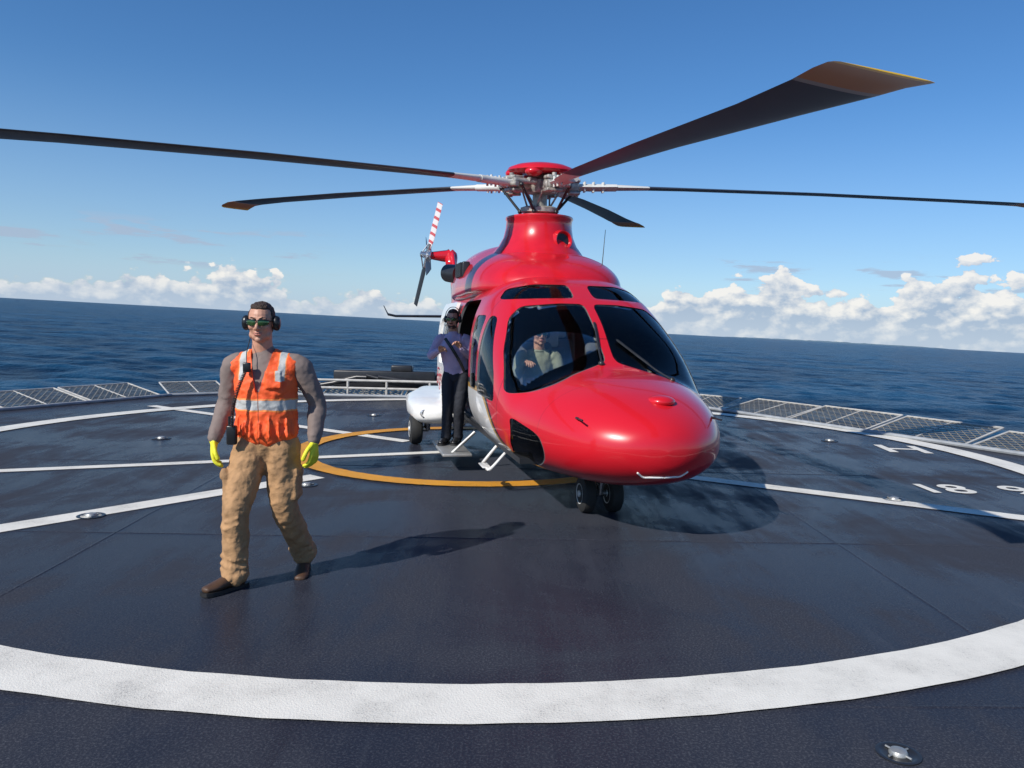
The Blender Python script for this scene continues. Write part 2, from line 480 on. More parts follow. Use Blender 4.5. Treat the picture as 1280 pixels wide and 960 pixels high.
m_wh = pmat('white_paint', (.75, .75, .73), .4)
e = empty('stern_equipment_rack')
bm = bmesh.new()
box(bm, (-3.0, 18.6, .36), (2.4, .5, .40), bev=.04); box(bm, (-1.6, 18.7, .25), (1.0, .6, .45), bev=.05); box(bm, (-2.6, 18.5, .62), (.5, .3, .16), bev=.04)
tube(bm, [(-5.0, 18.5, .1, .06), (-4.2, 18.4, .25, .06), (-3.4, 18.3, .42, .06), (-2.2, 18.25, .3, .06), (-1.2, 18.3, .12, .06)])
mk('boxes', bm, m_black, e)
bm = bmesh.new()
cyl(bm, (-4.8, 18.1, .16), (-1.0, 18.1, .16), .03); cyl(bm, (-4.8, 18.1, .34), (-1.0, 18.1, .34), .03)
for x in (-4.8, -3.8, -2.9, -1.9, -1.0): cyl(bm, (x, 18.1, -.3), (x, 18.1, .34), .03)
mk('rail', bm, m_frame, e)

# ------------------------------------------------------------ helicopter
HY = rad(12.2)
heli = empty('rescue_helicopter', (0.895, 7.14, 0), HY)

ST = [ # y, w, zb, zt, zc, nu, nl
(-1.36, .01, .76, .78, .77, 2, 2), (-1.34, .15, .66, .88, .77, 2, 2), (-1.26, .33, .56, .98, .77, 2, 2), (-1.06, .55, .47, 1.09, .77, 2.1, 2.2),
(-.78, .71, .41, 1.19, .78, 2.2, 2.4), (-.42, .84, .38, 1.27, .79, 2.3, 2.5), (-.10, .93, .36, 1.33, .82, 2.3, 2.6), (.06, .975, .36, 1.43, .84, 2.35, 2.7),
(.42, 1.02, .36, 1.73, .90, 2.6, 2.8), (.78, 1.035, .36, 1.945, .95, 2.8, 2.9), (.95, 1.035, .36, 2.03, .97, 2.9, 2.9), (1.25, 1.03, .36, 2.165, 1.0, 3, 3), (1.6, 1.02, .36, 2.24, 1.05, 3.2, 3),
(2.4, 1.0, .36, 2.27, 1.1, 3.4, 3), (3.5, .98, .36, 2.27, 1.1, 3.4, 3), (4.6, .97, .37, 2.26, 1.1, 3.4, 3), (5.2, .92, .46, 2.22, 1.15, 3.2, 2.8),
(5.8, .78, .68, 2.17, 1.25, 2.8, 2.5), (6.5, .55, 1.0, 2.14, 1.45, 2.4, 2.3), (7.3, .36, 1.28, 2.12, 1.62, 2.2, 2.2), (8.5, .27, 1.5, 2.08, 1.75, 2, 2),
(10., .2, 1.62, 2.03, 1.8, 2, 2), (10.7, .15, 1.7, 2.0, 1.83, 2, 2), (10.9, .02, 1.85, 1.88, 1.86, 2, 2)]
def interp(T, y):
    i = 0
    while i < len(T)-2 and y > T[i+1][0]: i += 1
    a, b_ = T[i], T[i+1]
    h = b_[0]-a[0]; t = (y-a[0])/h
    res = []
    for k in range(1, len(a)):
        d = (b_[k]-a[k])/h
        d0 = ((a[k]-T[i-1][k])/(a[0]-T[i-1][0])) if i > 0 else d
        d1 = ((T[i+2][k]-b_[k])/(T[i+2][0]-b_[0])) if i < len(T)-2 else d
        def lim(p, q): return 0 if p*q <= 0 else 2*p*q/(p+q)
        m0 = lim(d0, d) if i > 0 else d; m1 = lim(d, d1) if i < len(T)-2 else d
        res.append((2*t**3-3*t*t+1)*a[k]+(t**3-2*t*t+t)*h*m0+(-2*t**3+3*t*t)*b_[k]+(t**3-t*t)*h*m1)
    return res
def section(w, zb, zt, zc, nu, nl, y, seg):
    r = []
    for k in range(seg):
        th = 2*math.pi*k/seg; c_, s_ = math.cos(th), math.sin(th)
        n = nu if s_ >= 0 else nl
        x = w*math.copysign(abs(c_)**(2/n), c_)
        z = zc+(zt-zc if s_ >= 0 else zc-zb)*math.copysign(abs(s_)**(2/n), s_)
        r.append(V((x, y, z)))
    return r
def loft(T, off=0.0, seg=96, step=.07, y0=None, y1=None):
    bm = bmesh.new()
    a = T[0][0] if y0 is None else y0; e = T[-1][0] if y1 is None else y1
    ys = [a]
    y = a
    while y < e-1e-6:
        d = y-T[0][0]
        y += step*min(1.0, .12+d*2.2) if (y < 6) else step*3
        ys.append(min(y, e))
    rings = []
    for y in ys:
        w, zb, zt, zc, nu, nl = interp(T, y)
        w = max(w-off, .006); zb2 = zb+off; zt2 = zt-off
        if zt2-zb2 < .02: m_ = (zt+zb)/2; zb2, zt2 = m_-.01, m_+.01
        rings.append(section(w, zb2, zt2, min(max(zc, zb2+.005), zt2-.005), nu, nl, y, seg))
    ring_loft(bm, rings)
    return bm

def roundpoly(P, r=.06, k=5):
    out = []
    n = len(P)
    for i in range(n):
        p = V(P[i]); a = V(P[i-1])-p; b_ = V(P[(i+1) % n])-p
        ra = min(r, a.length*.45); rb = min(r, b_.length*.45)
        A = p+a.normalized()*ra; B = p+b_.normalized()*rb
        for j in range(k+1):
            t = j/k; out.append((1-t)**2*A+2*t*(1-t)*p+t*t*B)
    return out
def prism(bm, P, plane, lo, hi, r=.06):
    Q = roundpoly(P, r)
    def f(p, d):
        if plane == 'xz': return V((p[0], d, p[1]))
        if plane == 'yz': return V((d, p[0], p[1]))
        return V((p[0], p[1], d))
    ring_loft(bm, [[f(p, lo) for p in Q], [f(p, hi) for p in Q]], mi=1)
pane = [(.040, 1.385), (.045, 1.925), (.30, 1.925), (.66, 1.89), (.79, 1.77), (.90, 1.46), (.960, 1.08), (.80, 1.11), (.42, 1.27)]
chin = [(.945, .90), (.93, .66), (.83, .46), (.70, .45), (.80, .80)]
brow = [(.10, 1.985), (.10, 2.13), (.45, 2.13), (.70, 2.08), (.80, 1.96), (.66, 1.965)]
door = [(.34, .98), (.44, 1.20), (.76, 1.52), (1.0, 1.78), (1.20, 1.80), (1.20, 1.0)]
win2 = [(1.30, 1.02), (1.30, 1.80), (1.74, 1.80), (1.74, 1.02)]
win3 = [(2.05, 1.1), (2.05, 1.78), (3.0, 1.78), (3.0, 1.1)]
win4 = [(3.45, 1.2), (3.45, 1.76), (4.4, 1.76), (4.4, 1.2)]
def mir(P): return [(-x, z) for x, z in P][::-1]
def group(*prisms):
    g = bmesh.new()
    for Pp, pl, lo, hi, r in prisms: prism(g, Pp, pl, lo, hi, r)
    return raw(g)
groups = [
  group((pane, 'xz', -1.2, .93, .06), (mir(pane), 'xz', -1.2, .93, .06)),
  group((chin, 'xz', -1.1, .2, .05), (mir(chin), 'xz', -1.1, .2, .05)),
  group((brow, 'xz', .5, 1.45, .05), (mir(brow), 'xz', .5, 1.45, .05)),
  group(*[(Pp, 'yz', .60*s, 1.3*s, .09) for s in (1, -1) for Pp in (door, win2, win4)], (win3, 'yz', .60, 1.3, .09)),
]
co_ = bmesh.new(); prism(co_, [(1.88, .56), (1.88, 1.98), (3.12, 1.98), (3.12, .56)], 'yz', -1.3, -.5, .12)
cuto = raw(co_)

m_red, nt, b = newmat('helicopter_livery')
c = N(nt, 'ShaderNodeTexCoord').outputs['Object']; s = N(nt, 'ShaderNodeSeparateXYZ', None, Vector=c)
yy, zq = s.outputs[1], s.outputs[2]
zb_ = M(nt, 'ADD', M(nt, 'MULTIPLY_ADD', SS(nt, yy, -.35, 1.0), .70, .38), M(nt, 'MULTIPLY', SS(nt, yy, 2.6, 3.6), .85))
zb_ = M(nt, 'SUBTRACT', zb_, M(nt, 'MULTIPLY', SS(nt, yy, 5.0, 6.4), 2.2))
dd = M(nt, 'SUBTRACT', zq, zb_)
nz = N(nt, 'ShaderNodeTexNoise', None, Vector=c, Scale=1.5, Detail=2.0)
redc = MIX(nt, nz.outputs[0], (.54, .008, .017), (.62, .012, .022))
colr = MIX(nt, M(nt, 'GREATER_THAN', dd, 0.0), (.78, .77, .74), redc)
gs = M(nt, 'MULTIPLY', M(nt, 'GREATER_THAN', dd, -.070), M(nt, 'LESS_THAN', dd, -.02))
colr = MIX(nt, gs, colr, (.55, .30, .05))
bs = M(nt, 'MULTIPLY', M(nt, 'GREATER_THAN', dd, -.02), M(nt, 'LESS_THAN', dd, .035))
colr = MIX(nt, bs, colr, (.012, .012, .015))
def seam(pos, w=.004): return M(nt, 'LESS_THAN', M(nt, 'ABSOLUTE', M(nt, 'SUBTRACT', yy, pos)), w)
sm = seam(.25)
for p in (1.25, 1.84, 3.17, 4.75): sm = M(nt, 'MAXIMUM', sm, seam(p))
sm = M(nt, 'MULTIPLY', sm, M(nt, 'LESS_THAN', zq, 2.02))
sm = M(nt, 'MAXIMUM', sm, M(nt, 'MULTIPLY', seam(-.52, .0022), .6))
colr = MIX(nt, M(nt, 'MULTIPLY', sm, .75), colr, (.02, .01, .01))
nt.links.new(colr, b.inputs['Base Color'])
b.inputs['Roughness'].default_value = .30; b.inputs['Coat Weight'].default_value = .7; b.inputs['Coat Roughness'].default_value = .05
b.inputs['Specular IOR Level'].default_value = .35

m_redp = pmat('red_gloss_paint', (.57, .010, .020), .30, coat=.7, var=.06, spec=.35)
m_inner = pmat('cabin_lining', (.10, .102, .108), .8)
m_whp = pmat('white_gloss_paint', (.78, .77, .74), .3, coat=.5, var=.04)
m_gl = bpy.data.materials.new('tinted_glass'); m_gl.use_nodes = True; nt = m_gl.node_tree; nt.nodes.clear()
o_ = nt.nodes.new('ShaderNodeOutputMaterial'); tr = N(nt, 'ShaderNodeBsdfTransparent', None, Color=(.93, .95, .95, 1)); gl = N(nt, 'ShaderNodeBsdfGlossy', None, Color=(1, 1, 1, 1), Roughness=.02)
fr = N(nt, 'ShaderNodeFresnel', None, IOR=1.3); mxx = nt.nodes.new('ShaderNodeMixShader')
wn = N(nt, 'ShaderNodeTexNoise', None, Vector=objco(nt), Scale=2.0, Detail=1.0)
nt.links.new(M(nt, 'MULTIPLY_ADD', wn.outputs[0], .02, fr.outputs[0]), mxx.inputs[0]); nt.links.new(tr.outputs[0], mxx.inputs[1]); nt.links.new(gl.outputs[0], mxx.inputs[2]); nt.links.new(mxx.outputs[0], o_.inputs[0])

outer = raw(loft(ST))
ib = loft(ST, .03, y0=-1.15, y1=5.3)
for f in ib.faces: f.material_index = 1
inner = raw(ib)
for o in (outer, inner, cuto, *groups):
    o.data.materials.append(m_red); o.data.materials.append(m_inner)
boolean(outer, inner, 'DIFFERENCE'); print('shell', len(outer.data.polygons))
for g in groups: boolean(outer, g, 'DIFFERENCE'); print('cut', len(outer.data.polygons))
boolean(outer, cuto, 'DIFFERENCE')
outer.name = 'fuselage'; outer.data.name = 'fuselage'; sharpen(outer.data, 32); outer.parent = heli
for gname, g in zip(('windscreen', 'chin_window', 'roof_window', 'side_window'), groups):
    g1 = raw(loft(ST, .006, y1=5.3)); g2 = raw(loft(ST, .010, y1=5.2))
    boolean(g1, g2, 'DIFFERENCE'); boolean(g1, g, 'INTERSECT')
    g1.name = gname+'_glass'; sharpen(g1.data, 40); g1.data.materials.clear(); g1.data.materials.append(m_gl); g1.parent = heli
    for p in g1.data.polygons: p.material_index = 0
    print(gname, len(g1.data.polygons)); kill(g2)
for o in (inner, cuto, *groups): kill(o)

CT = [(1.50, .05, 1.95, 2.20, 2.12, 2, 2), (1.55, .34, 1.95, 2.28, 2.12, 2, 2), (1.68, .58, 1.95, 2.37, 2.12, 2.1, 2), (1.9, .76, 1.95, 2.47, 2.12, 2.2, 2), (2.25, .87, 1.95, 2.57, 2.12, 2.3, 2),
(2.9, .92, 1.95, 2.67, 2.12, 2.3, 2), (3.6, .92, 1.95, 2.78, 2.1, 2.3, 2), (4.6, .85, 1.95, 2.82, 2.1, 2.3, 2), (5.6, .66, 1.9, 2.72, 2.1, 2.3, 2), (6.5, .42, 1.9, 2.48, 2.1, 2.2, 2), (7.4, .2, 1.9, 2.16, 2.05, 2, 2)]
mk('engine_cowling', loft(CT, seg=64), m_redp, heli, ang=60)
bm = bmesh.new()
MY = 2.85
rings = []
for z, rx, ry, dy in [(2.30, .72, 1.15, .25), (2.46, .66, 1.02, .2), (2.58, .565, .82, .14), (2.68, .485, .64, .08), (2.79, .43, .54, .04), (2.90, .41, .49, .02), (2.99, .405, .47, 0), (3.01, .42, .485, 0), (3.035, .415, .48, 0), (3.04, .36, .42, 0)]:
    rings.append([V((math.cos(a*2*math.pi/64)*rx, MY+dy+math.sin(a*2*math.pi/64)*ry, z)) for a in range(64)])
ring_loft(bm, rings)
mk('mast_fairing', bm, m_redp, heli, ang=60)
bm = bmesh.new()
c0 = V((.17, MY-.50, 2.72)); ax = V((.28, -.95, .12)).normalized()
lathe(bm, c0-ax*.25, ax, [(0, .16), (.20, .14), (.27, .118), (.29, .110), (.285, .098), (.24, .085), (.12, .02)], 28)
mk('cooling_intake', bm, m_redp, heli)
bm = bmesh.new()
lathe(bm, c0-ax*.01, ax, [(0, .088), (.01, .088)], 20)  # black disc across the intake mouth, its colour stands for the shaded hole
for sx in (1, -1):
    box(bm, (sx*.85, 3.5, 2.40), (.10, .55, .20), bev=.02)
    for k in range(5): box(bm, (sx*.908, 3.3+k*.1, 2.40), (.03, .03, .18))
    lathe(bm, (sx*.62, 5.3, 2.46), (sx*.45, .9, .1), [(0, .15), (.35, .14), (.36, .12), (.1, .11)], 24)
mk('intakes_and_exhausts', bm, m_black, heli)

bm = bmesh.new()
for sx in (1, -1):
    rings = []
    for y, w, hh, zc in [(3.25, .05, .04, .52), (3.35, .26, .10, .52), (3.55, .38, .145, .51), (4.4, .41, .16, .51), (5.0, .38, .15, .54), (5.5, .2, .12, .60), (5.7, .05, .03, .62)]:
        def sp_(v, n): return math.copysign(abs(v)**(2/n), v)
        rings.append([V((sx*(1.0)+sp_(math.cos(a*2*math.pi/32), 3.5)*w*1.2, y, zc+sp_(math.sin(a*2*math.pi/32), 3.5)*hh)) for a in range(32)])
    ring_loft(bm, rings)
mk('sponsons', bm, m_whp, heli, ang=60)
bm = bmesh.new()
for x in (-1.34, -1.18): lathe(bm, (x, 3.47, .52), (0, -1, 0), [(0, .055), (.07, .055), (.075, .045), (.05, .02), (.05, 0)], 16)
lathe(bm, (0, -.44, .39), (0, -.25, -1), [(0, .1), (.03, .1), (.035, .08), (.035, 0)], 24)
m_chrome = pmat('oleo_steel', (.6, .6, .6), .25, .9)
mk('landing_lamps', bm, m_chrome, heli)
m_tyre = pmat('tyre_rubber', (.02, .02, .02), .75, bump=.2)
m_hubw = pmat('wheel_hub', (.62, .62, .60), .4, .2)
def wheel(bmt, bmh, c, r, w):
    t_ = w/2
    lathe(bmt, V(c)-V((t_, 0, 0)), (1, 0, 0), [(0, r*.55), (.0, r*.8), (t_*.25, r*.95), (t_*.7, r), (t_*1.3, r), (t_*1.75, r*.95), (w, r*.8), (w, r*.55)], 36)
    for s in (-1, 1):
        lathe(bmh, V(c)+V((s*t_*.80, 0, 0)), (s, 0, 0), [(-.01, r*.56), (t_*.25, r*.54), (t_*.1, r*.4), (t_*.1, r*.2), (t_*.4, r*.16), (t_*.4, 0)], 24)
bt = bmesh.new(); bh = bmesh.new(); bs_ = bmesh.new(); NX = -.07
for sx in (.13, -.13): wheel(bt, bh, (NX+sx, 0, .175), .175, .12)
cyl(bs_, (NX-.13, 0, .175), (NX+.13, 0, .175), .03); cyl(bs_, (NX, -.02, .175), (NX, -.08, .62), .035, .045); cyl(bs_, (NX, -.05, .36), (NX, -.08, .66), .06)
cyl(bs_, (NX, .03, .25), (NX, .34, .55), .025); box(bs_, (NX, -.09, .36), (.10, .04, .12), bev=.01); cyl(bs_, (NX+.05, -.09, .3), (NX+.05, -.11, .5), .012); cyl(bs_, (NX-.05, -.09, .3), (NX-.05, -.11, .5), .012)
for sx in (1, -1):
    wheel(bt, bh, (sx*1.38, 4.2, .215), .215, .17)
    cyl(bs_, (sx*1.20, 4.2, .215), (sx*1.42, 4.2, .215), .04); cyl(bs_, (sx*1.22, 4.2, .215), (sx*1.22, 4.05, .55), .045); cyl(bs_, (sx*1.22, 4.2, .3), (sx*1.22, 4.7, .6), .035)
mk('tyres', bt, m_tyre, heli); mk('wheel_hubs', bh, m_hubw, heli); mk('landing_gear_legs', bs_, m_chrome, heli)

bm = bmesh.new()
box(bm, (-1.10, 2.55, .20), (.34, 1.1, .035), bev=.01)
for y in (2.15, 2.95): cyl(bm, (-1.15, y, .20), (-.88, y, .45), .02)
mk('boarding_step', bm, m_steel, heli)
bm = bmesh.new()
for sx in (1, -1):
    tube(bm, [(sx*.80, .80, .42, .016), (sx*.93, .82, .27, .016), (sx*.96, .90, .25, .016), (sx*.96, 1.15, .25, .016), (sx*.93, 1.23, .27, .016), (sx*.80, 1.25, .42, .016)], seg=8)
    box(bm, (sx*.96, 1.02, .262), (.09, .26, .012), bev=.004)
mk('cockpit_steps', bm, m_whp, heli)
dl = loft(ST, -.07, y0=3.0, y1=4.9); dcut = bmesh.new(); prism(dcut, [(3.22, .58), (3.22, 1.98), (4.62, 1.98), (4.62, .58)], 'yz', -1.4, -.6, .12)
do = raw(dl); di = raw(loft(ST, -.035, y0=2.95, y1=4.95)); dc_ = raw(dcut)
boolean(do, di, 'DIFFERENCE'); boolean(do, dc_, 'INTERSECT')
wc = bmesh.new(); prism(wc, [(3.45, 1.15), (3.45, 1.78), (4.4, 1.78), (4.4, 1.15)], 'yz', -1.4, -.6, .1); wc = raw(wc)
boolean(do, wc, 'DIFFERENCE')
do.name = 'sliding_door'; do.data.materials.clear(); do.data.materials.append(m_whp); do.parent = heli; sharpen(do.data)
for p in do.data.polygons: p.material_index = 0
for o in (di, dc_, wc): kill(o)
# interior
bm = bmesh.new()
box(bm, (0, 2.3, .52), (1.75, 5.0, .05)); box(bm, (0, .60, 1.02), (1.35, .30, .34), bev=.08); box(bm, (0, 4.75, 1.2), (1.7, .05, 1.5))
box(bm, (0, 1.0, .8), (.28, .8, .5), bev=.04)
mk('cabin_floor_and_panel', bm, m_black, heli)
m_seat = pmat('seat_fabric', (.14, .145, .15), .8, bump=.2)
m_grey = pmat('seat_shell', (.45, .46, .46), .6)
bm = bmesh.new(); b3 = bmesh.new()
for sx in (-.42, .42):
    for y in (1.25, 3.3):
        box(bm, (sx, y-.22, .86), (.46, .48, .12), bev=.04); box(bm, (sx, y+.10, 1.20), (.46, .12, .66), Euler((rad(-8), 0, 0)).to_matrix(), bev=.05)
        box(b3, (sx, y+.14, 1.66), (.27, .09, .24), bev=.04)
box(b3, (0, 2.3, 1.56), (.27, .09, .24), bev=.04); box(bm, (0, 2.3, 1.15), (.44, .12, .6), bev=.04)
mk('seats', bm, m_seat, heli); mk('headrests', b3, m_grey, heli)

bm = bmesh.new()
def hull_front(x, z):
    lo, hi = -1.34, 1.6
    for _ in range(30):
        y = (lo+hi)/2; w, zb, zt, zc, nu, nl = interp(ST, y)
        n = nu if z > zc else nl; hgt = (zt-zc) if z > zc else (zc-zb)
        inside = (abs(x)/w)**n + (abs(z-zc)/hgt)**n < 1
        if inside: hi = y
        else: lo = y
    return hi
for (x0, z0), (x1, z1) in (((-.10, 1.37), (-.04, 1.74)), ((.50, 1.24), (.13, 1.58))):
    pts = []
    for k in range(6):
        t = k/5; x = x0+(x1-x0)*t; z = z0+(z1-z0)*t
        pts.append((x, hull_front(x, z)-.03, z, .009))
    tube(bm, pts, seg=6); tube(bm, [(p[0]+.015, p[1]+.012, p[2], .007) for p in pts[2:]], seg=6)
    ellipsoid(bm, (x0, hull_front(x0, z0)-.01, z0), .028)
for sx in (1, -1):
    x, z = sx*.58, .98; y = hull_front(x, z)
    cyl(bm, (x, y, z), (x, y-.05, z), .010); cyl(bm, (x, y-.05, z), (x, y-.17, z), .007)
cyl(bm, (.55, 2.0, 2.3), (.62, 2.1, 2.84), .006, .003); cyl(bm, (0, 4.2, .4), (0, 4.3, .1), .01)
mk('wipers_and_antennas', bm, m_black, heli)
bm = bmesh.new(); yb = hull_front(.10, 1.12)
ellipsoid(bm, (.10, yb+.04, 1.12), (.115, .12, .05))
mk('nose_bump', bm, m_redp, heli)
bm = bmesh.new(); pts = []
for k in range(9):
    x = -.20+.40*k/8; z = .57+(.035 if k in (0, 8) else 0); pts.append((x, hull_front(x, z)-.002, z, .009))
tube(bm, pts, seg=8)
mk('landing_light_strip', bm, m_whp, heli)
def airfoil_loft(bm, secs, thick=.12, mi=0, k=14):
    rings = []
    for le, te, th in secs:
        le = V(le); te = V(te); th = V(th); r = []
        for j in range(k):
            u = j/(k-1); u = (1-math.cos(u*math.pi))/2
            r.append(le+(te-le)*u+th*(2.2*math.sqrt(u)*(1-u)))
        for j in range(k-2, 0, -1):
            u = j/(k-1); u = (1-math.cos(u*math.pi))/2
            r.append(le+(te-le)*u-th*(2.2*math.sqrt(u)*(1-u)))
        rings.append(r)
    ring_loft(bm, rings, mi=mi)
bm = bmesh.new()
airfoil_loft(bm, [((0, 9.3, 1.75), (0, 10.9, 1.6), (.09, 0, 0)), ((0, 9.7, 2.1), (0, 10.9, 2.0), (.08, 0, 0)), ((0, 10.35, 2.8), (0, 11.1, 2.75), (.075, 0, 0)), ((0, 10.75, 3.25), (0, 11.35, 3.2), (.07, 0, 0)), ((0, 10.95, 3.34), (0, 11.3, 3.32), (.02, 0, 0))])
mk('tail_fin', bm, m_redp, heli, ang=50)
bm = bmesh.new()
tube(bm, [(-.02, 10.9, 3.05, .13), (-.02, 11.05, 3.22, .16), (-.1, 11.05, 3.22, .14), (-.42, 11.05, 3.22, .09)], seg=14)
mk('tail_gearbox', bm, m_redp, heli)
bm = bmesh.new()
for sx in (1, -1):
    airfoil_loft(bm, [((0, 9.0, 1.85), (0, 9.6, 1.85), (0, 0, .035)), ((sx*1.35, 9.15, 1.83), (sx*1.35, 9.6, 1.83), (0, 0, .03)), ((sx*1.5, 9.2, 1.86), (sx*1.5, 9.6, 1.86), (0, 0, .03)), ((sx*1.58, 9.3, 2.03), (sx*1.58, 9.6, 2.03), (sx*.01, 0, .012))])
mk('tail_stabiliser', bm, m_black, heli, ang=50)
TC = V((-.54, 11.05, 3.22))
m_tb, nt, b = newmat('tail_blade_stripes'); c = N(nt, 'ShaderNodeTexCoord').outputs['Object']
s = N(nt, 'ShaderNodeVectorMath', {'operation': 'DISTANCE'}); nt.links.new(c, s.inputs[0]); s.inputs[1].default_value = TC
wv_ = M(nt, 'GREATER_THAN', M(nt, 'FRACT', M(nt, 'MULTIPLY', s.outputs['Value'], 5.5)), .65)
nt.links.new(MIX(nt, wv_, (.72, .68, .68), (.55, .10, .11)), b.inputs['Base Color']); b.inputs['Roughness'].default_value = .4
TR = Matrix.Translation(TC) @ Matrix.Rotation(rad(11), 4, 'Y') @ Matrix.Translation(-TC)
bm = bmesh.new(); bmd = bmesh.new()
for k in range(4):
    a = rad(68+90*k); d = V((0, -math.cos(a), math.sin(a))); q = V((-.7 if k == 0 else .45, d.z, -d.y)).normalized()
    th = d.cross(q).normalized()
    for tgt in ((bm,) if k == 0 else (bmd,)):
        airfoil_loft(tgt, [(TC+d*.18-q*.05, TC+d*.18+q*.05, th*.015), (TC+d*.4-q*.10, TC+d*.4+q*.10, th*.012), (TC+d*1.22-q*.09, TC+d*1.22+q*.09, th*.008)])
bm.transform(TR); bmd.transform(TR)
mk('tail_rotor_blade_striped', bm, m_tb, heli, ang=50); mk('tail_rotor_blades', bmd, m_black, heli, ang=50)
bm = bmesh.new(); lathe(bm, TC+V((.1, 0, 0)), (-1, 0, 0), [(0, .08), (.05, .16), (.1, .16), (.14, .08), (.26, .06), (.28, 0)], 16)
for k in range(4):
    a = rad(68+90*k); d = V((0, -math.cos(a), math.sin(a))); cyl(bm, TC, TC+d*.28, .045); cyl(bm, TC+V((-.15, 0, 0)), TC+d*.3+V((-.03, .06, 0)), .015)
bm.transform(TR)
mk('tail_rotor_hub', bm, m_chrome, heli)

# main rotor
m_blade, nt, b = newmat('rotor_blade'); c = N(nt, 'ShaderNodeTexCoord').outputs['Object']
s = N(nt, 'ShaderNodeSeparateXYZ', None, Vector=c)
rr = M(nt, 'SQRT', M(nt, 'ADD', M(nt, 'POWER', s.outputs[0], 2.0), M(nt, 'POWER', s.outputs[1], 2.0)))
nz = N(nt, 'ShaderNodeTexNoise', None, Vector=c, Scale=4.0, Detail=4.0)
cc = MIX(nt, nz.outputs[0], (.020, .022, .028), (.050, .052, .060))
cc = MIX(nt, M(nt, 'GREATER_THAN', rr, 5.86), cc, (.34, .33, .31))
cc = MIX(nt, M(nt, 'GREATER_THAN', rr, 5.92), cc, (.50, .21, .035))
cc = MIX(nt, M(nt, 'GREATER_THAN', rr, 6.36), cc, (.90, .55, .03))
cc = MIX(nt, M(nt, 'LESS_THAN', rr, 1.35), cc, (.60, .60, .56))
nt.links.new(cc, b.inputs['Base Color']); b.inputs['Roughness'].default_value = .42
HUB = Matrix.Translation((0, MY-.02, 3.43)) @ Matrix.Rotation(rad(4.0), 4, 'X') @ Matrix.Rotation(rad(-0.6), 4, 'Y')
rotor = empty('main_rotor', parent=heli); rotor.matrix_local = HUB
def zd(r): return -.0035*r*r+.012*r
for k in range(5):
    a = rad(-70.5+72*k-(5.0 if k == 0 else 0))-HY
    bm = bmesh.new(); secs = []
    R = [(.75, .06, .06, .045), (.95, .09, .09, .045), (1.35, .12, .14, .03), (1.8, .13, .18, .026), (3.5, .15, .25, .022), (5.2, .16, .30, .018), (5.85, .16, .36, .016), (6.1, .14, .41, .014), (6.3, .10, .47, .01), (6.38, .06, .49, .008), (6.42, .0, .49, .004)]
    for r, le, te, th in R:
        z = zd(r) - (max(0, r-6.0)**2)*.3; pt_ = .06*(1-.4*r/6.4)
        if k == 0: pt_ = .06-.15*min(1, r/6.0)**1.6
        secs.append(((r, le, z+le*pt_), (r, -te, z-te*pt_), (0, 0, th)))
    airfoil_loft(bm, secs, k=12)
    bm.transform(Matrix.Rotation(a, 4, 'Z'))
    mk('rotor_blade', bm, m_blade, rotor, ang=50)
m_hubm = pmat('rotor_head_metal', (.40, .38, .34), .45, .4, var=.3, nscale=20)
m_cuff = pmat('rotor_cuff', (.62, .62, .58), .4, .0)
bm = bmesh.new(); bc = bmesh.new(); bk = bmesh.new()
lathe(bm, (0, 0, -.46), (0, 0, 1), [(0, .13), (.1, .13), (.12, .09), (.35, .09), (.37, .2), (.40, .22), (.52, .22), (.55, .15), (.6, .12)], 24)
lathe(bm, (0, 0, -.34), (0, 0, 1), [(0, .2), (.02, .24), (.07, .24), (.09, .18)], 24)
for k in range(5):
    a = rad(-70.5+72*k)-HY; Rm = Matrix.Rotation(a, 3, 'Z')
    def L(x, y, z): return Rm @ V((x, y, z))
    b2 = bmesh.new()
    box(b2, (.30, 0, .0), (.36, .16, .13), bev=.03); box(b2, (.42, 0, .07), (.14, .20, .04), bev=.012); box(b2, (.42, 0, -.08), (.14, .20, .04), bev=.012)
    ellipsoid(b2, (.36, 0, 0), (.09, .10, .08)); cyl(b2, (.45, .0, -.12), (.45, 0, .12), .028)
    cyl(b2, (.22, .17, .02), (.52, .14, .02), .035); cyl(b2, (.18, .12, .06), (.34, .19, .04), .025)
    cyl(b2, (.50, .18, -.02), (.50, .0, -.02), .03)
    b2.transform(Rm.to_4x4()); join(bm, b2)
    b2 = bmesh.new()
    airfoil_loft(b2, [((.48, .075, 0), (.48, -.075, 0), (0, 0, .05)), ((.62, .085, 0), (.62, -.085, 0), (0, 0, .055)), ((.95, .10, zd(.95)), (.95, -.10, zd(.95)), (0, 0, .052))])
    for x in (.55, .66, .78): cyl(b2, (x, .04, -.06), (x, .04, .065), .014, seg=8); cyl(b2, (x, -.04, -.06), (x, -.04, .065), .014, seg=8)
    b2.transform(Rm.to_4x4()); join(bc, b2)
    cyl(bk, L(.20, .14, -.32), L(.45, .20, -.03), .017, seg=8); ellipsoid(bk, L(.20, .14, -.32), .03, seg=10); ellipsoid(bk, L(.45, .20, -.03), .03, seg=10)
    cyl(bm, L(.1, -.1, -.3), L(.24, -.06, -.06), .012, seg=8)
mk('rotor_head', bm, m_hubm, rotor); mk('blade_cuffs', bc, m_cuff, rotor); mk('pitch_links', bk, m_black, rotor)
bm = bmesh.new(); lathe(bm, (0, 0, .13), (0, 0, 1), [(0, .30), (.02, .40), (.045, .42), (.08, .40), (.12, .30), (.145, .15), (.15, .0)], 48)
for k in range(5):
    a = rad(-70.5+36+72*k)-HY; d = V((math.cos(a), math.sin(a), 0)); ellipsoid(bm, d*.33+V((0, 0, .14)), (.11, .11, .06))
mk('rotor_head_cap', bm, m_redp, rotor, ang=50)

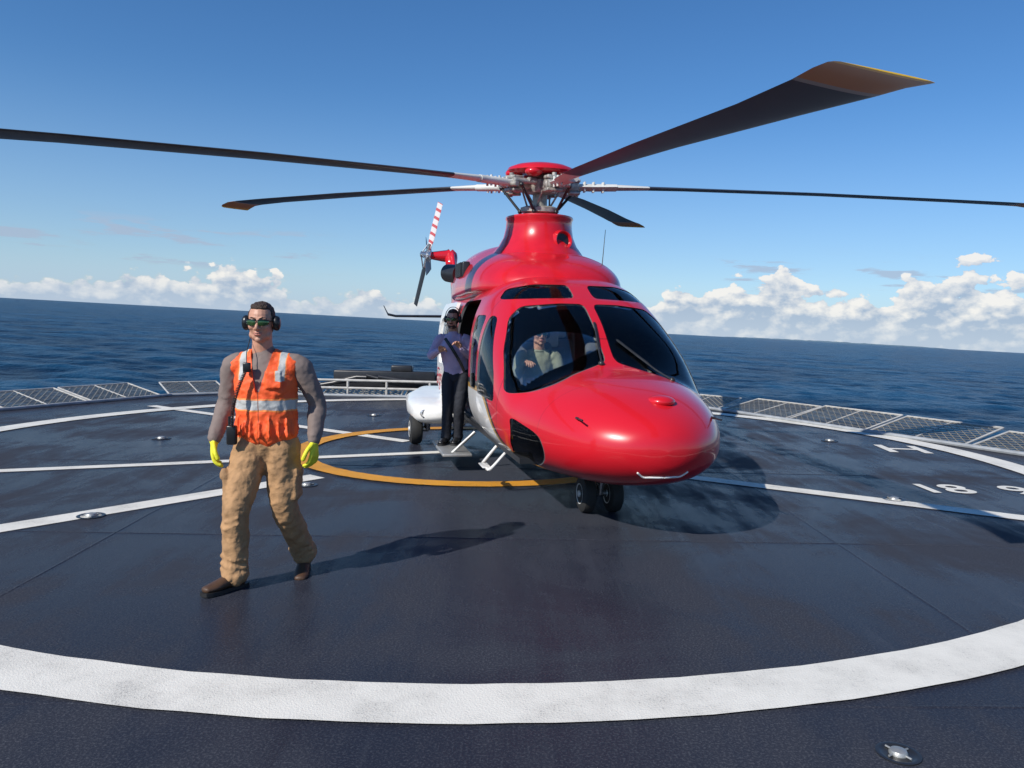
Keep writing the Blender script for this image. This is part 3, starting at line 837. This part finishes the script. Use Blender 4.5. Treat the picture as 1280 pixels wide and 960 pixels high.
tcv = bpy.data.curves.new('side_lettering', 'FONT'); tcv.body = 'Erg'; tcv.size = .34; tcv.shear = .4; tcv.extrude = .001
to = bpy.data.objects.new('side_lettering', tcv); scene.collection.objects.link(to); to.parent = heli
to.matrix_local = Matrix.Translation((-1.06, 4.5, .85)) @ Matrix.Rotation(rad(-90), 4, 'Z') @ Matrix.Rotation(rad(90), 4, 'X')
tcv.materials.append(m_redp)

# ------------------------------------------------------------ people
m_skin = pmat('skin', (.52, .27, .18), .5, var=.1, nscale=25, bump=.08, bscale=200)
m_hair = pmat('dark_hair', (.05, .028, .018), .6, bump=.8, bscale=120, bdist=.02)
m_lip = pmat('lips', (.40, .14, .11), .45)
m_lens = pmat('mirror_lens', (.05, .12, .03), .08, .6, coat=1)
m_plast = pmat('black_plastic', (.012, .012, .013), .3)

def hand(bm, w, d, n, s, curl=25, sc=1.0, r=.0100):
    w = V(w); d = V(d).normalized(); s = V(s); s = (s-d*s.dot(d)).normalized(); n0 = d.cross(s); n = n0 if n0.dot(V(n)) > 0 else -n0
    kn = w+d*.092*sc
    tube(bm, [(*w, .028*sc, .022*sc), (*(w+d*.03*sc), .034*sc, .019*sc), (*(w+d*.07*sc), .041*sc, .016*sc), (*(kn-d*.004), .040*sc, .013*sc)], ref=s, seg=16, n=3)
    for off, ln, sp in ((.031, .076, .10), (.0105, .086, .03), (-.0105, .079, -.04), (-.030, .062, -.12)):
        p = kn+s*off*sc-d*.008*sc; a = 0; dr = (d+s*sp).normalized(); pts = [(*p, r*sc)]
        for j, fr in enumerate((.45, .30, .25)):
            a += rad(curl*(.7 if j == 0 else 1.0))
            v = dr*math.cos(a)+n*math.sin(a); p = p+v*ln*fr*sc; pts.append((*p, r*sc*(.97-.08*j)))
        tube(bm, pts, ref=s, seg=10, n=2)
    p = w+d*.028*sc+s*.026*sc; pts = [(*p, r*1.35*sc)]
    for v, l in (((s*.75+d*.65+n*.25), .036), ((s*.35+d*.9+n*.35), .032), ((d*.95+n*.45), .026)):
        p = p+v.normalized()*l*sc; pts.append((*p, r*1.1*sc))
    tube(bm, pts, ref=n, seg=10, n=2)

def head(e, loc, yaw, pitch, hair=1.0, glasses=True, headset=True, beard=False, lens=None, hairmat=None, sc=1.0):
    h = empty('head', parent=e); h.location = loc; h.rotation_euler = (pitch, 0, yaw); h.scale = (sc,)*3
    bm = bmesh.new()
    ellipsoid(bm, (0, .015, .035), (.076, .095, .092)); ellipsoid(bm, (0, -.012, -.02), (.067, .078, .095))
    ellipsoid(bm, (0, -.028, -.075), (.051, .054, .042)); ellipsoid(bm, (0, -.068, -.098), (.023, .018, .018))
    for sx in (1, -1):
        ellipsoid(bm, (sx*.036, -.062, -.018), (.027, .026, .026)); ellipsoid(bm, (sx*.047, -.02, -.072), (.021, .035, .027))
        ellipsoid(bm, (sx*.079, .012, .0), (.010, .022, .034), Euler((.15, 0, sx*.25)).to_matrix())
        ellipsoid(bm, (sx*.013, -.096, -.030), (.010, .011, .009)); ellipsoid(bm, (sx*.030, -.080, .030), (.024, .012, .009))
    tube(bm, [(0, -.083, .022, .009), (0, -.096, .0, .010), (0, -.109, -.022, .012), (0, -.098, -.034, .010)], seg=10)
    ellipsoid(bm, (0, -.083, -.062), (.026, .012, .014))
    tube(bm, [(0, .02, -.05, .062, .064), (0, .025, -.12, .061, .062), (0, .035, -.19, .068, .065)], seg=20)
    organic('face', bm, m_skin, h, .0045, 2)
    bm = bmesh.new()
    tube(bm, [(-.026, -.083, -.058, .002), (-.012, -.092, -.0555, .004), (0, -.0945, -.0565, .0035), (.012, -.092, -.0555, .004), (.026, -.083, -.058, .002)], seg=8)
    tube(bm, [(-.024, -.083, -.0645, .002), (-.010, -.092, -.067, .0045), (.010, -.092, -.067, .0045), (.024, -.083, -.0645, .002)], seg=8)
    mk('lips', bm, m_lip, h, 60)
    bm = bmesh.new(); b2 = bmesh.new()
    for sx in (1, -1):
        ellipsoid(bm, (sx*.030, -.074, .008), .0125, seg=16); ellipsoid(b2, (sx*.030, -.0845, .008), (.006, .003, .006), seg=12)
    mk('eyes', bm, m_wh, h, 60); mk('irises', b2, m_plast, h, 60)
    hm = hairmat or m_hair
    bm = bmesh.new()
    for sx in (1, -1): tube(bm, [(sx*.012, -.092, .030, .003, .004), (sx*.032, -.090, .037, .003, .005), (sx*.052, -.078, .031, .002, .003)], seg=8)
    mk('eyebrows', bm, hm, h, 60)
    bm = bmesh.new()
    ellipsoid(bm, (0, .032, .050), (.080, .088, .085)); ellipsoid(bm, (0, .050, .0), (.077, .066, .085)); ellipsoid(bm, (0, -.020, .098), (.055, .045, .028))
    for sx in (1, -1): ellipsoid(bm, (sx*.070, .000, .045), (.010, .022, .032)); ellipsoid(bm, (sx*.072, .03, .02), (.012, .03, .05))
    for k in range(22):
        a = random.uniform(0, 6.28); rr_ = random.uniform(0, .055)
        ellipsoid(bm, (math.cos(a)*rr_, .02+math.sin(a)*rr_*1.1, .120-.7*rr_**1.2+random.uniform(0, .006)*hair), random.uniform(.010, .018), seg=8)
    organic('hair', bm, hm, h, .006, 1, disp=.012, dsize=.02)
    if beard:
        bm = bmesh.new(); ellipsoid(bm, (0, -.030, -.086), (.056, .058, .036))
        for sx in (1, -1): ellipsoid(bm, (sx*.058, -.012, -.045), (.014, .035, .045))
        ellipsoid(bm, (0, -.088, -.048), (.030, .012, .006))
        organic('beard', bm, hm, h, .006, 1, disp=.01, dsize=.02)
    if glasses:
        bm = bmesh.new()
        for sx in (1, -1):
            ring = []
            for kx in range(9):
                u = kx/8; x = sx*(.008+.060*u); y = -.104+.030*u**2.2; hh_ = (.019*math.sin(math.pi*min(.98, .18+.72*u))**.5)
                ring.append([V((x, y-.002, .010+hh_*.75)), V((x, y-.006, .008)), V((x, y-.002, .008-hh_)), V((x, y+.002, .008-hh_)), V((x, y+.002, .010+hh_*.75))])
            ring_loft(bm, ring)
        mk('sunglass_lenses', bm, lens or m_lens, h, 60)
        bm = bmesh.new()
        tube(bm, [(-.068, -.074, .018, .004), (-.045, -.097, .0255, .004), (-.02, -.106, .025, .004), (0, -.107, .019, .004), (.02, -.106, .025, .004), (.045, -.097, .0255, .004), (.068, -.074, .018, .004)], seg=8)
        for sx in (1, -1): cyl(bm, (sx*.068, -.074, .018), (sx*.082, .02, .012), .004, seg=6)
        mk('sunglass_frame', bm, m_plast, h, 60)
    if headset:
        bm = bmesh.new()
        for sx in (1, -1):
            b2 = bmesh.new(); lathe(b2, (sx*.076, .012, .0), (sx, 0, 0), [(0, .026), (.004, .036), (.016, .039), (.028, .037), (.038, .028), (.041, .01), (.041, 0)], 24)
            bmesh.ops.scale(b2, vec=(1, .92, 1.22), verts=b2.verts); join(bm, b2)
            tube(bm, [(sx*.100, .012, .0, .006), (sx*.098, .05, .03, .006), (sx*.085, .09, .03, .006), (sx*.05, .128, .02, .006), (0, .142, .015, .006)], seg=8)
        if headset == 'over':
            tube(bm, [(-.104, .02, .02, .006, .006), (-.09, .03, .09, .005, .012), (-.05, .035, .143, .004, .014), (0, .035, .158, .004, .014), (.05, .035, .143, .004, .014), (.09, .03, .09, .005, .012), (.104, .02, .02, .006, .006)], ref=(0, 0, 1), seg=8)
        mk('ear_defenders', bm, m_plast, h, 50)
    return h

def lerp(a, b_, t): return V(a)*(1-t)+V(b_)*t

def person(name, loc, rotz, sc, J, mats, voxel=.009, vest=None, baggy=1.0, **hk):
    e = empty(name, loc, rotz, sc)
    pel, che, nk = V(J['pelvis']), V(J['chest']), V(J['neck'])
    bm = bmesh.new()
    up = (che-pel).normalized()
    tube(bm, [(*(pel+up*.09), .158, .108), (*(pel+up*.02), .170, .122), (*(pel-up*.05), .172, .125), (*(pel-up*.10), .13, .105)], seg=24)
    for s in ('r', 'l'):
        hp, kn_, an = V(J['hip_'+s]), V(J['knee_'+s]), V(J['ankle_'+s]); g = baggy
        a1 = lerp(hp, kn_, .45); a2 = lerp(kn_, an, .45)
        tube(bm, [(*hp, .098*g, .112*g), (*a1, .094*g, .098*g), (*kn_, .073*g, .078*g), (*a2, .070*g, .075*g), (*lerp(kn_, an, .82), .066*g, .072*g), (*lerp(kn_, an, 1.0), .073*g, .085*g)], seg=20, caps=True)
        if J.get('pockets'):
            sx = -1 if s == 'r' else 1
            p = lerp(hp, kn_, .62); box(bm, p+V((sx*.088, .005, 0)), (.035, .15, .19), bev=.012)
            box(bm, p+V((sx*.098, .005, .085)), (.03, .155, .06), bev=.01)
            for f_, rr_ in ((.86, .008), (.93, .010), (1.08, .010), (1.18, .007)):
                q = lerp(hp, kn_, min(f_, 1)) if f_ <= 1 else lerp(kn_, an, f_-1)
                box(bm, q+V((0, -.06*g, 0)), (.10, .05, rr_*2), Euler((.2, .35*sx, 0)).to_matrix(), bev=.006)
            for f_ in (.72, .84, .94):
                q = lerp(kn_, an, f_); tube(bm, [(*(q+V((-.07, -.03, .012))), .016), (*(q+V((0, -.075, 0))), .018), (*(q+V((.07, -.03, -.012))), .016)], seg=8)
    organic('trousers', bm, mats['pants'], e, voxel, 2, disp=.026 if baggy > 1.05 else .010, dsize=.06)
    bm = bmesh.new()
    def T(f, ra, rb):
        c_ = lerp(pel, che, f) if f <= 1 else lerp(che, nk, f-1)
        return (*c_, ra, rb)
    tube(bm, [T(.05, .166, .122), T(.35, .160, .118), T(.7, .172, .125), T(1.0, .182, .128), T(1.45, .165, .11), T(1.75, .105, .085), T(1.98, .068, .066)], seg=28)
    for s in ('r', 'l'):
        sh_, eb, wr = V(J['sho_'+s]), V(J['elb_'+s]), V(J['wri_'+s]); ag = J.get('armg', 1.0)
        inn = lerp(nk, sh_, .35)-V((0, 0, .05))
        tube(bm, [(*inn, .066, .075), (*lerp(inn, sh_, .75), .066, .070), (*lerp(sh_, eb, .12), .066*ag), (*lerp(sh_, eb, .5), .060*ag), (*eb, .053*ag), (*lerp(eb, wr, .35), .052*ag), (*lerp(eb, wr, .97), .038*ag)], seg=16)
        for f_ in (.55, .7, .85, 1.0, 1.15, 1.3, 1.75, 1.85):
            q = lerp(sh_, eb, f_) if f_ <= 1 else lerp(eb, wr, f_-1)
            r_ = (.050-.012*max(0, f_-1))*ag
            tube(bm, [(*(q+V((-r_, -.2*r_, .012))), .008), (*(q+V((0, -r_*1.02, 0))), .010), (*(q+V((r_, -.2*r_, -.014))), .008)], seg=8)
    organic('shirt', bm, mats['shirt'], e, voxel, 3, disp=.014, dsize=.06)
    bm = bmesh.new(); c_ = lerp(che, nk, .93)
    lathe(bm, c_, up, [(-.02, .080), (.0, .074), (.015, .068), (.018, .062), (-.01, .062)], 24)
    mk('collar', bm, mats['shirt'], e, 60)
    if vest:
        bm = bmesh.new()
        tube(bm, [T(.16, .200, .154), T(.4, .192, .148), T(.7, .194, .148), T(1.0, .199, .148), T(1.32, .194, .136), T(1.55, .180, .112), T(1.74, .135, .092)], seg=28)
        for s in ('r', 'l'):
            sh_ = V(J['sho_'+s]); a_ = lerp(nk, sh_, .35)-V((0, 0, .035)); b2_ = lerp(nk, sh_, .80)-V((0, 0, .030))
            tube(bm, [(*a_, .075, .082), (*b2_, .074, .080)], seg=16)
        for a_ in range(9):
            th = rad(200+a_*17.5); x = math.cos(th); y = math.sin(th)
            tube(bm, [(x*.200, y*.152, .975, .010), (x*.192, y*.146, 1.06+.03*(a_ % 2), .006)], seg=6)
        box(bm, (.09, -.146, 1.33), (.10, .03, .11), bev=.008)
        zt = nk.z; cx = che.x-.01; cy = che.y
        Pv = [(cx-.095, zt+.1), (cx-.012, zt-.25), (cx+.012, zt-.25), (cx+.095, zt+.1)]
        c1 = bmesh.new(); ring_loft(c1, [[V((x, cy-.4, z)) for x, z in Pv], [V((x, cy+.02, z)) for x, z in Pv]]); c1 = raw(c1)
        c2 = bmesh.new(); lathe(c2, lerp(che, nk, .72), up, [(0, .066), (.4, .085)], 24); c2 = raw(c2)
        organic('safety_vest', bm, vest, e, .0075, 2, disp=.020, dsize=.05, cutters=(c1, c2)); kill(c1); kill(c2)
    bm = bmesh.new(); hs_c = J.get('handsc', 1.0)
    for s in ('r', 'l'):
        d, n, th = J['hand_'+s]; w = V(J['wri_'+s]); eb = V(J['elb_'+s])
        fd = (w-eb).normalized(); cf = J.get('cuff', 1)
        tube(bm, [(*(w-fd*.06*cf), .031*cf), (*(w-fd*.02), .030*cf), (*(w+V(d).normalized()*.012), .027*hs_c)], seg=14)
        hand(bm, w, d, n, th, J.get('curl', 25), hs_c, J.get('fr', .0100))
    organic('hands', bm, mats['hand'], e, .0042, 1)
    bm = bmesh.new(); bs = bmesh.new()
    for s in ('r', 'l'):
        an, toe = V(J['ankle_'+s]), V(J['toe_'+s]); kn_ = V(J['knee_'+s])
        fd = (toe-an); L_ = V((fd.x, fd.y, 0)).normalized(); pit = J.get('footpitch_'+s, 0)
        sd = V((-L_.y, L_.x, 0))
        F = (L_*math.cos(pit)+V((0, 0, math.sin(pit)))); U = F.cross(sd); U = U if U.z > 0 else -U
        ht = J.get('ht', an.z)
        heel = an-L_*.055-U*(ht-.045)
        def f(a, b_): return heel+F*a+U*b_
        tube(bm, [(*lerp(an, kn_, .30), .050), (*lerp(an, kn_, .12), .048), (*an, .047), (*(an-U*.03), .05)], seg=16)
        tube(bm, [(*f(.01, .010), .036, .040), (*f(.07, .018), .041, .048), (*f(.14, .008), .044, .038), (*f(.21, -.004), .050, .028), (*f(.262, -.008), .040, .022)], ref=sd, seg=18)
        sp_ = []
        for a, w_ in ((-.035, .022), (-.02, .034), (.03, .040), (.08, .038), (.14, .045), (.20, .053), (.25, .048), (.282, .034), (.292, .016)):
            sp_.append((a, w_))
        out_ = [(a, w_) for a, w_ in sp_]+[(a, -w_) for a, w_ in sp_[::-1]]
        ring_loft(bs, [[f(a, -.045)+sd*w_ for a, w_ in out_], [f(a, -.022)+sd*w_ for a, w_ in out_]])
    organic('boots', bm, mats['boot'], e, .007, 2); mk('boot_soles', bs, mats.get('sole', m_dark), e)
    head(e, J['head'], J.get('hyaw', 0), J.get('hpitch', 0), **hk)
    return e

m_pants = pmat('tan_canvas', (.40, .23, .11), .85, var=.16, nscale=9, bump=.5, bscale=35, bdist=.012)
m_shirt = pmat('grey_shirt', (.20, .155, .138), .85, var=.06, bump=.2, bscale=30, bdist=.01)
m_glove = pmat('yellow_glove', (.74, .72, .03), .6, bump=.3, bscale=80)
m_boot = pmat('brown_leather', (.075, .038, .02), .55, bump=.2)
m_vest, nt, b = newmat('orange_safety_vest'); c = N(nt, 'ShaderNodeTexCoord').outputs['Object']; s = N(nt, 'ShaderNodeSeparateXYZ', None, Vector=c)
zv = s.outputs[2]; xv = s.outputs[0]
nz = N(nt, 'ShaderNodeTexNoise', None, Vector=c, Scale=14.0, Detail=3.0)
oc = MIX(nt, nz.outputs[0], (.88, .085, .018), (.98, .15, .03))
def bnd(v, lo, hi): return M(nt, 'MULTIPLY', M(nt, 'GREATER_THAN', v, lo), M(nt, 'LESS_THAN', v, hi))
wz = M(nt, 'ADD', zv, M(nt, 'MULTIPLY', nz.outputs[0], .02))
ax_ = M(nt, 'ABSOLUTE', M(nt, 'SUBTRACT', xv, .0))
silv = M(nt, 'MAXIMUM', bnd(wz, 1.15, 1.21), M(nt, 'MULTIPLY', bnd(ax_, .103, .142), M(nt, 'GREATER_THAN', wz, 1.33)))
lime = M(nt, 'MAXIMUM', bnd(wz, 1.14, 1.22), M(nt, 'MULTIPLY', bnd(ax_, .098, .148), M(nt, 'GREATER_THAN', wz, 1.33)))
oc = MIX(nt, lime, oc, (.95, .30, .08)); oc = MIX(nt, silv, oc, (.46, .47, .46))
oc = MIX(nt, M(nt, 'MULTIPLY', bnd(xv, -.012, -.004), .7), oc, (.15, .03, .01))
nt.links.new(oc, b.inputs['Base Color']); b.inputs['Roughness'].default_value = .65
bp = N(nt, 'ShaderNodeBump', None, Strength=.5, Distance=.012, Height=N(nt, 'ShaderNodeTexNoise', None, Vector=c, Scale=28.0, Detail=2.0).outputs[0])
nt.links.new(bp.outputs[0], b.inputs['Normal'])

J1 = dict(pelvis=(.0, .02, .95), chest=(.0, -.005, 1.28), neck=(-.015, .0, 1.50), head=(-.02, -.045, 1.677), hyaw=.06, hpitch=.05,
  hip_r=(-.092, .01, .90), knee_r=(-.150, -.13, .50), ankle_r=(-.165, -.10, .095), toe_r=(-.29, -.28, .03), footpitch_r=.03,
  hip_l=(.092, .02, .90), knee_l=(.105, .03, .50), ankle_l=(.165, .29, .125), toe_l=(.19, .10, .03), footpitch_l=-.12,
  sho_r=(-.205, .0, 1.425), elb_r=(-.268, .045, 1.165), wri_r=(-.305, -.07, .945), hand_r=((-.04, -.12, -1), (.9, .3, 0), (.25, -1, 0)),
  sho_l=(.205, .01, 1.425), elb_l=(.305, .08, 1.165), wri_l=(.302, .0, .94), hand_l=((.05, -.12, -1), (-.9, .3, 0), (-.3, -1, 0)),
  pockets=True, curl=26, fr=.0112, cuff=1.3, armg=1.1, handsc=1.14)
crew = person('deck_crewman', (-1.555, 4.95, 0), 0, 1.0, J1, dict(pants=m_pants, shirt=m_shirt, hand=m_glove, boot=m_boot), vest=m_vest, baggy=1.14)
bm = bmesh.new()
box(bm, (-.165, -.155, .985), (.06, .04, .12), bev=.01); cyl(bm, (-.18, -.155, 1.03), (-.18, -.155, 1.10), .008); box(bm, (-.07, -.160, 1.405), (.045, .03, .06), bev=.008)
mk('radio', bm, m_plast, crew)
bm = bmesh.new(); pts = []
for k in range(300):
    t_ = k/299; c_ = lerp((-.155, -.180, 1.04), (-.07, -.180, 1.38), t_)+V((-.02*math.sin(math.pi*t_), -.012, 0)); a = t_*2*math.pi*34
    pts.append((c_.x+math.cos(a)*.010, c_.y+math.sin(a)*.010, c_.z, .0034))
tube(bm, pts, seg=5, n=1)
tube(bm, [(-.07, -.165, 1.43, .003), (-.08, -.13, 1.5, .003), (-.09, -.03, 1.60, .003), (-.11, -.03, 1.66, .003)], seg=6)
mk('coiled_radio_cord', bm, m_plast, crew)

m_lav = pmat('lavender_shirt', (.48, .36, .50), .8, bump=.3, bscale=30)
m_dpants = pmat('dark_trousers', (.015, .017, .025), .8, bump=.3, bscale=30)
J2 = dict(pelvis=(.0, .02, .93), chest=(-.03, -.02, 1.24), neck=(-.045, -.02, 1.47), head=(-.05, -.06, 1.65), hyaw=-.1, hpitch=.1,
  hip_r=(-.09, .01, .89), knee_r=(-.10, -.05, .49), ankle_r=(-.12, .0, .095), toe_r=(-.16, -.2, .03),
  hip_l=(.09, .01, .89), knee_l=(.06, -.06, .50), ankle_l=(.03, .06, .095), toe_l=(.0, -.15, .03),
  sho_r=(-.215, -.02, 1.40), elb_r=(-.33, -.05, 1.17), wri_r=(-.20, -.24, 1.24), hand_r=((.7, -.3, .3), (0, .3, -1), (0, -.6, .8)),
  sho_l=(.140, -.02, 1.40), elb_l=(.22, -.02, 1.15), wri_l=(.09, -.22, 1.28), hand_l=((-.5, -.3, .6), (0, .3, -1), (0, -.6, .8)), curl=38)
pas = person('helicopter_crewman', (-.69, 9.62, .218), rad(-4), .93, J2, dict(pants=m_dpants, shirt=m_lav, hand=m_skin, boot=m_plast), beard=True, headset='over', lens=m_lens)
bm = bmesh.new(); tube(bm, [(-.13, -.15, 1.40, .02, .006), (-.02, -.175, 1.25, .02, .006), (.08, -.15, 1.08, .02, .006), (.12, -.12, .98, .02, .006)])
mk('harness_straps', bm, m_plast, pas)

m_over = pmat('pilot_overalls', (.28, .29, .20), .85)
def pilot(x, raise_arm):
    w = heli.matrix_basis @ V((x, 1.05, .0))
    JP = dict(pelvis=(0, .0, 1.00-.0), chest=(0, .02, 1.28), neck=(0, .0, 1.50), head=(0, -.05, 1.66), hpitch=.05, ht=.10,
      hip_r=(-.09, -.04, .97), knee_r=(-.13, -.38, 1.0), ankle_r=(-.12, -.46, .70), toe_r=(-.12, -.6, .64),
      hip_l=(.09, -.04, .97), knee_l=(.13, -.38, 1.0), ankle_l=(.12, -.46, .70), toe_l=(.12, -.6, .64),
      sho_r=(-.2, .0, 1.42), elb_r=(-.27, -.12, 1.2), wri_r=(-.16, -.30, 1.22), hand_r=((.1, -1, .1), (0, 0, -1), (1, 0, 0)),
      sho_l=(.2, .0, 1.42), elb_l=(.26, -.1, 1.18), wri_l=(.15, -.30, 1.15), hand_l=((-.1, -1, .0), (0, 0, -1), (-1, 0, 0)), curl=35)
    if raise_arm: JP['wri_r'] = (-.2, -.28, 1.36)
    p = person('pilot', (w.x, w.y, .07), HY, .93, JP, dict(pants=m_over, shirt=m_over, hand=m_skin, boot=m_plast), voxel=.012, headset='over')
bpy.context.view_layer.update()
pilot(-.42, True); pilot(.42, False)
print('OBJECTS', len(bpy.data.objects))
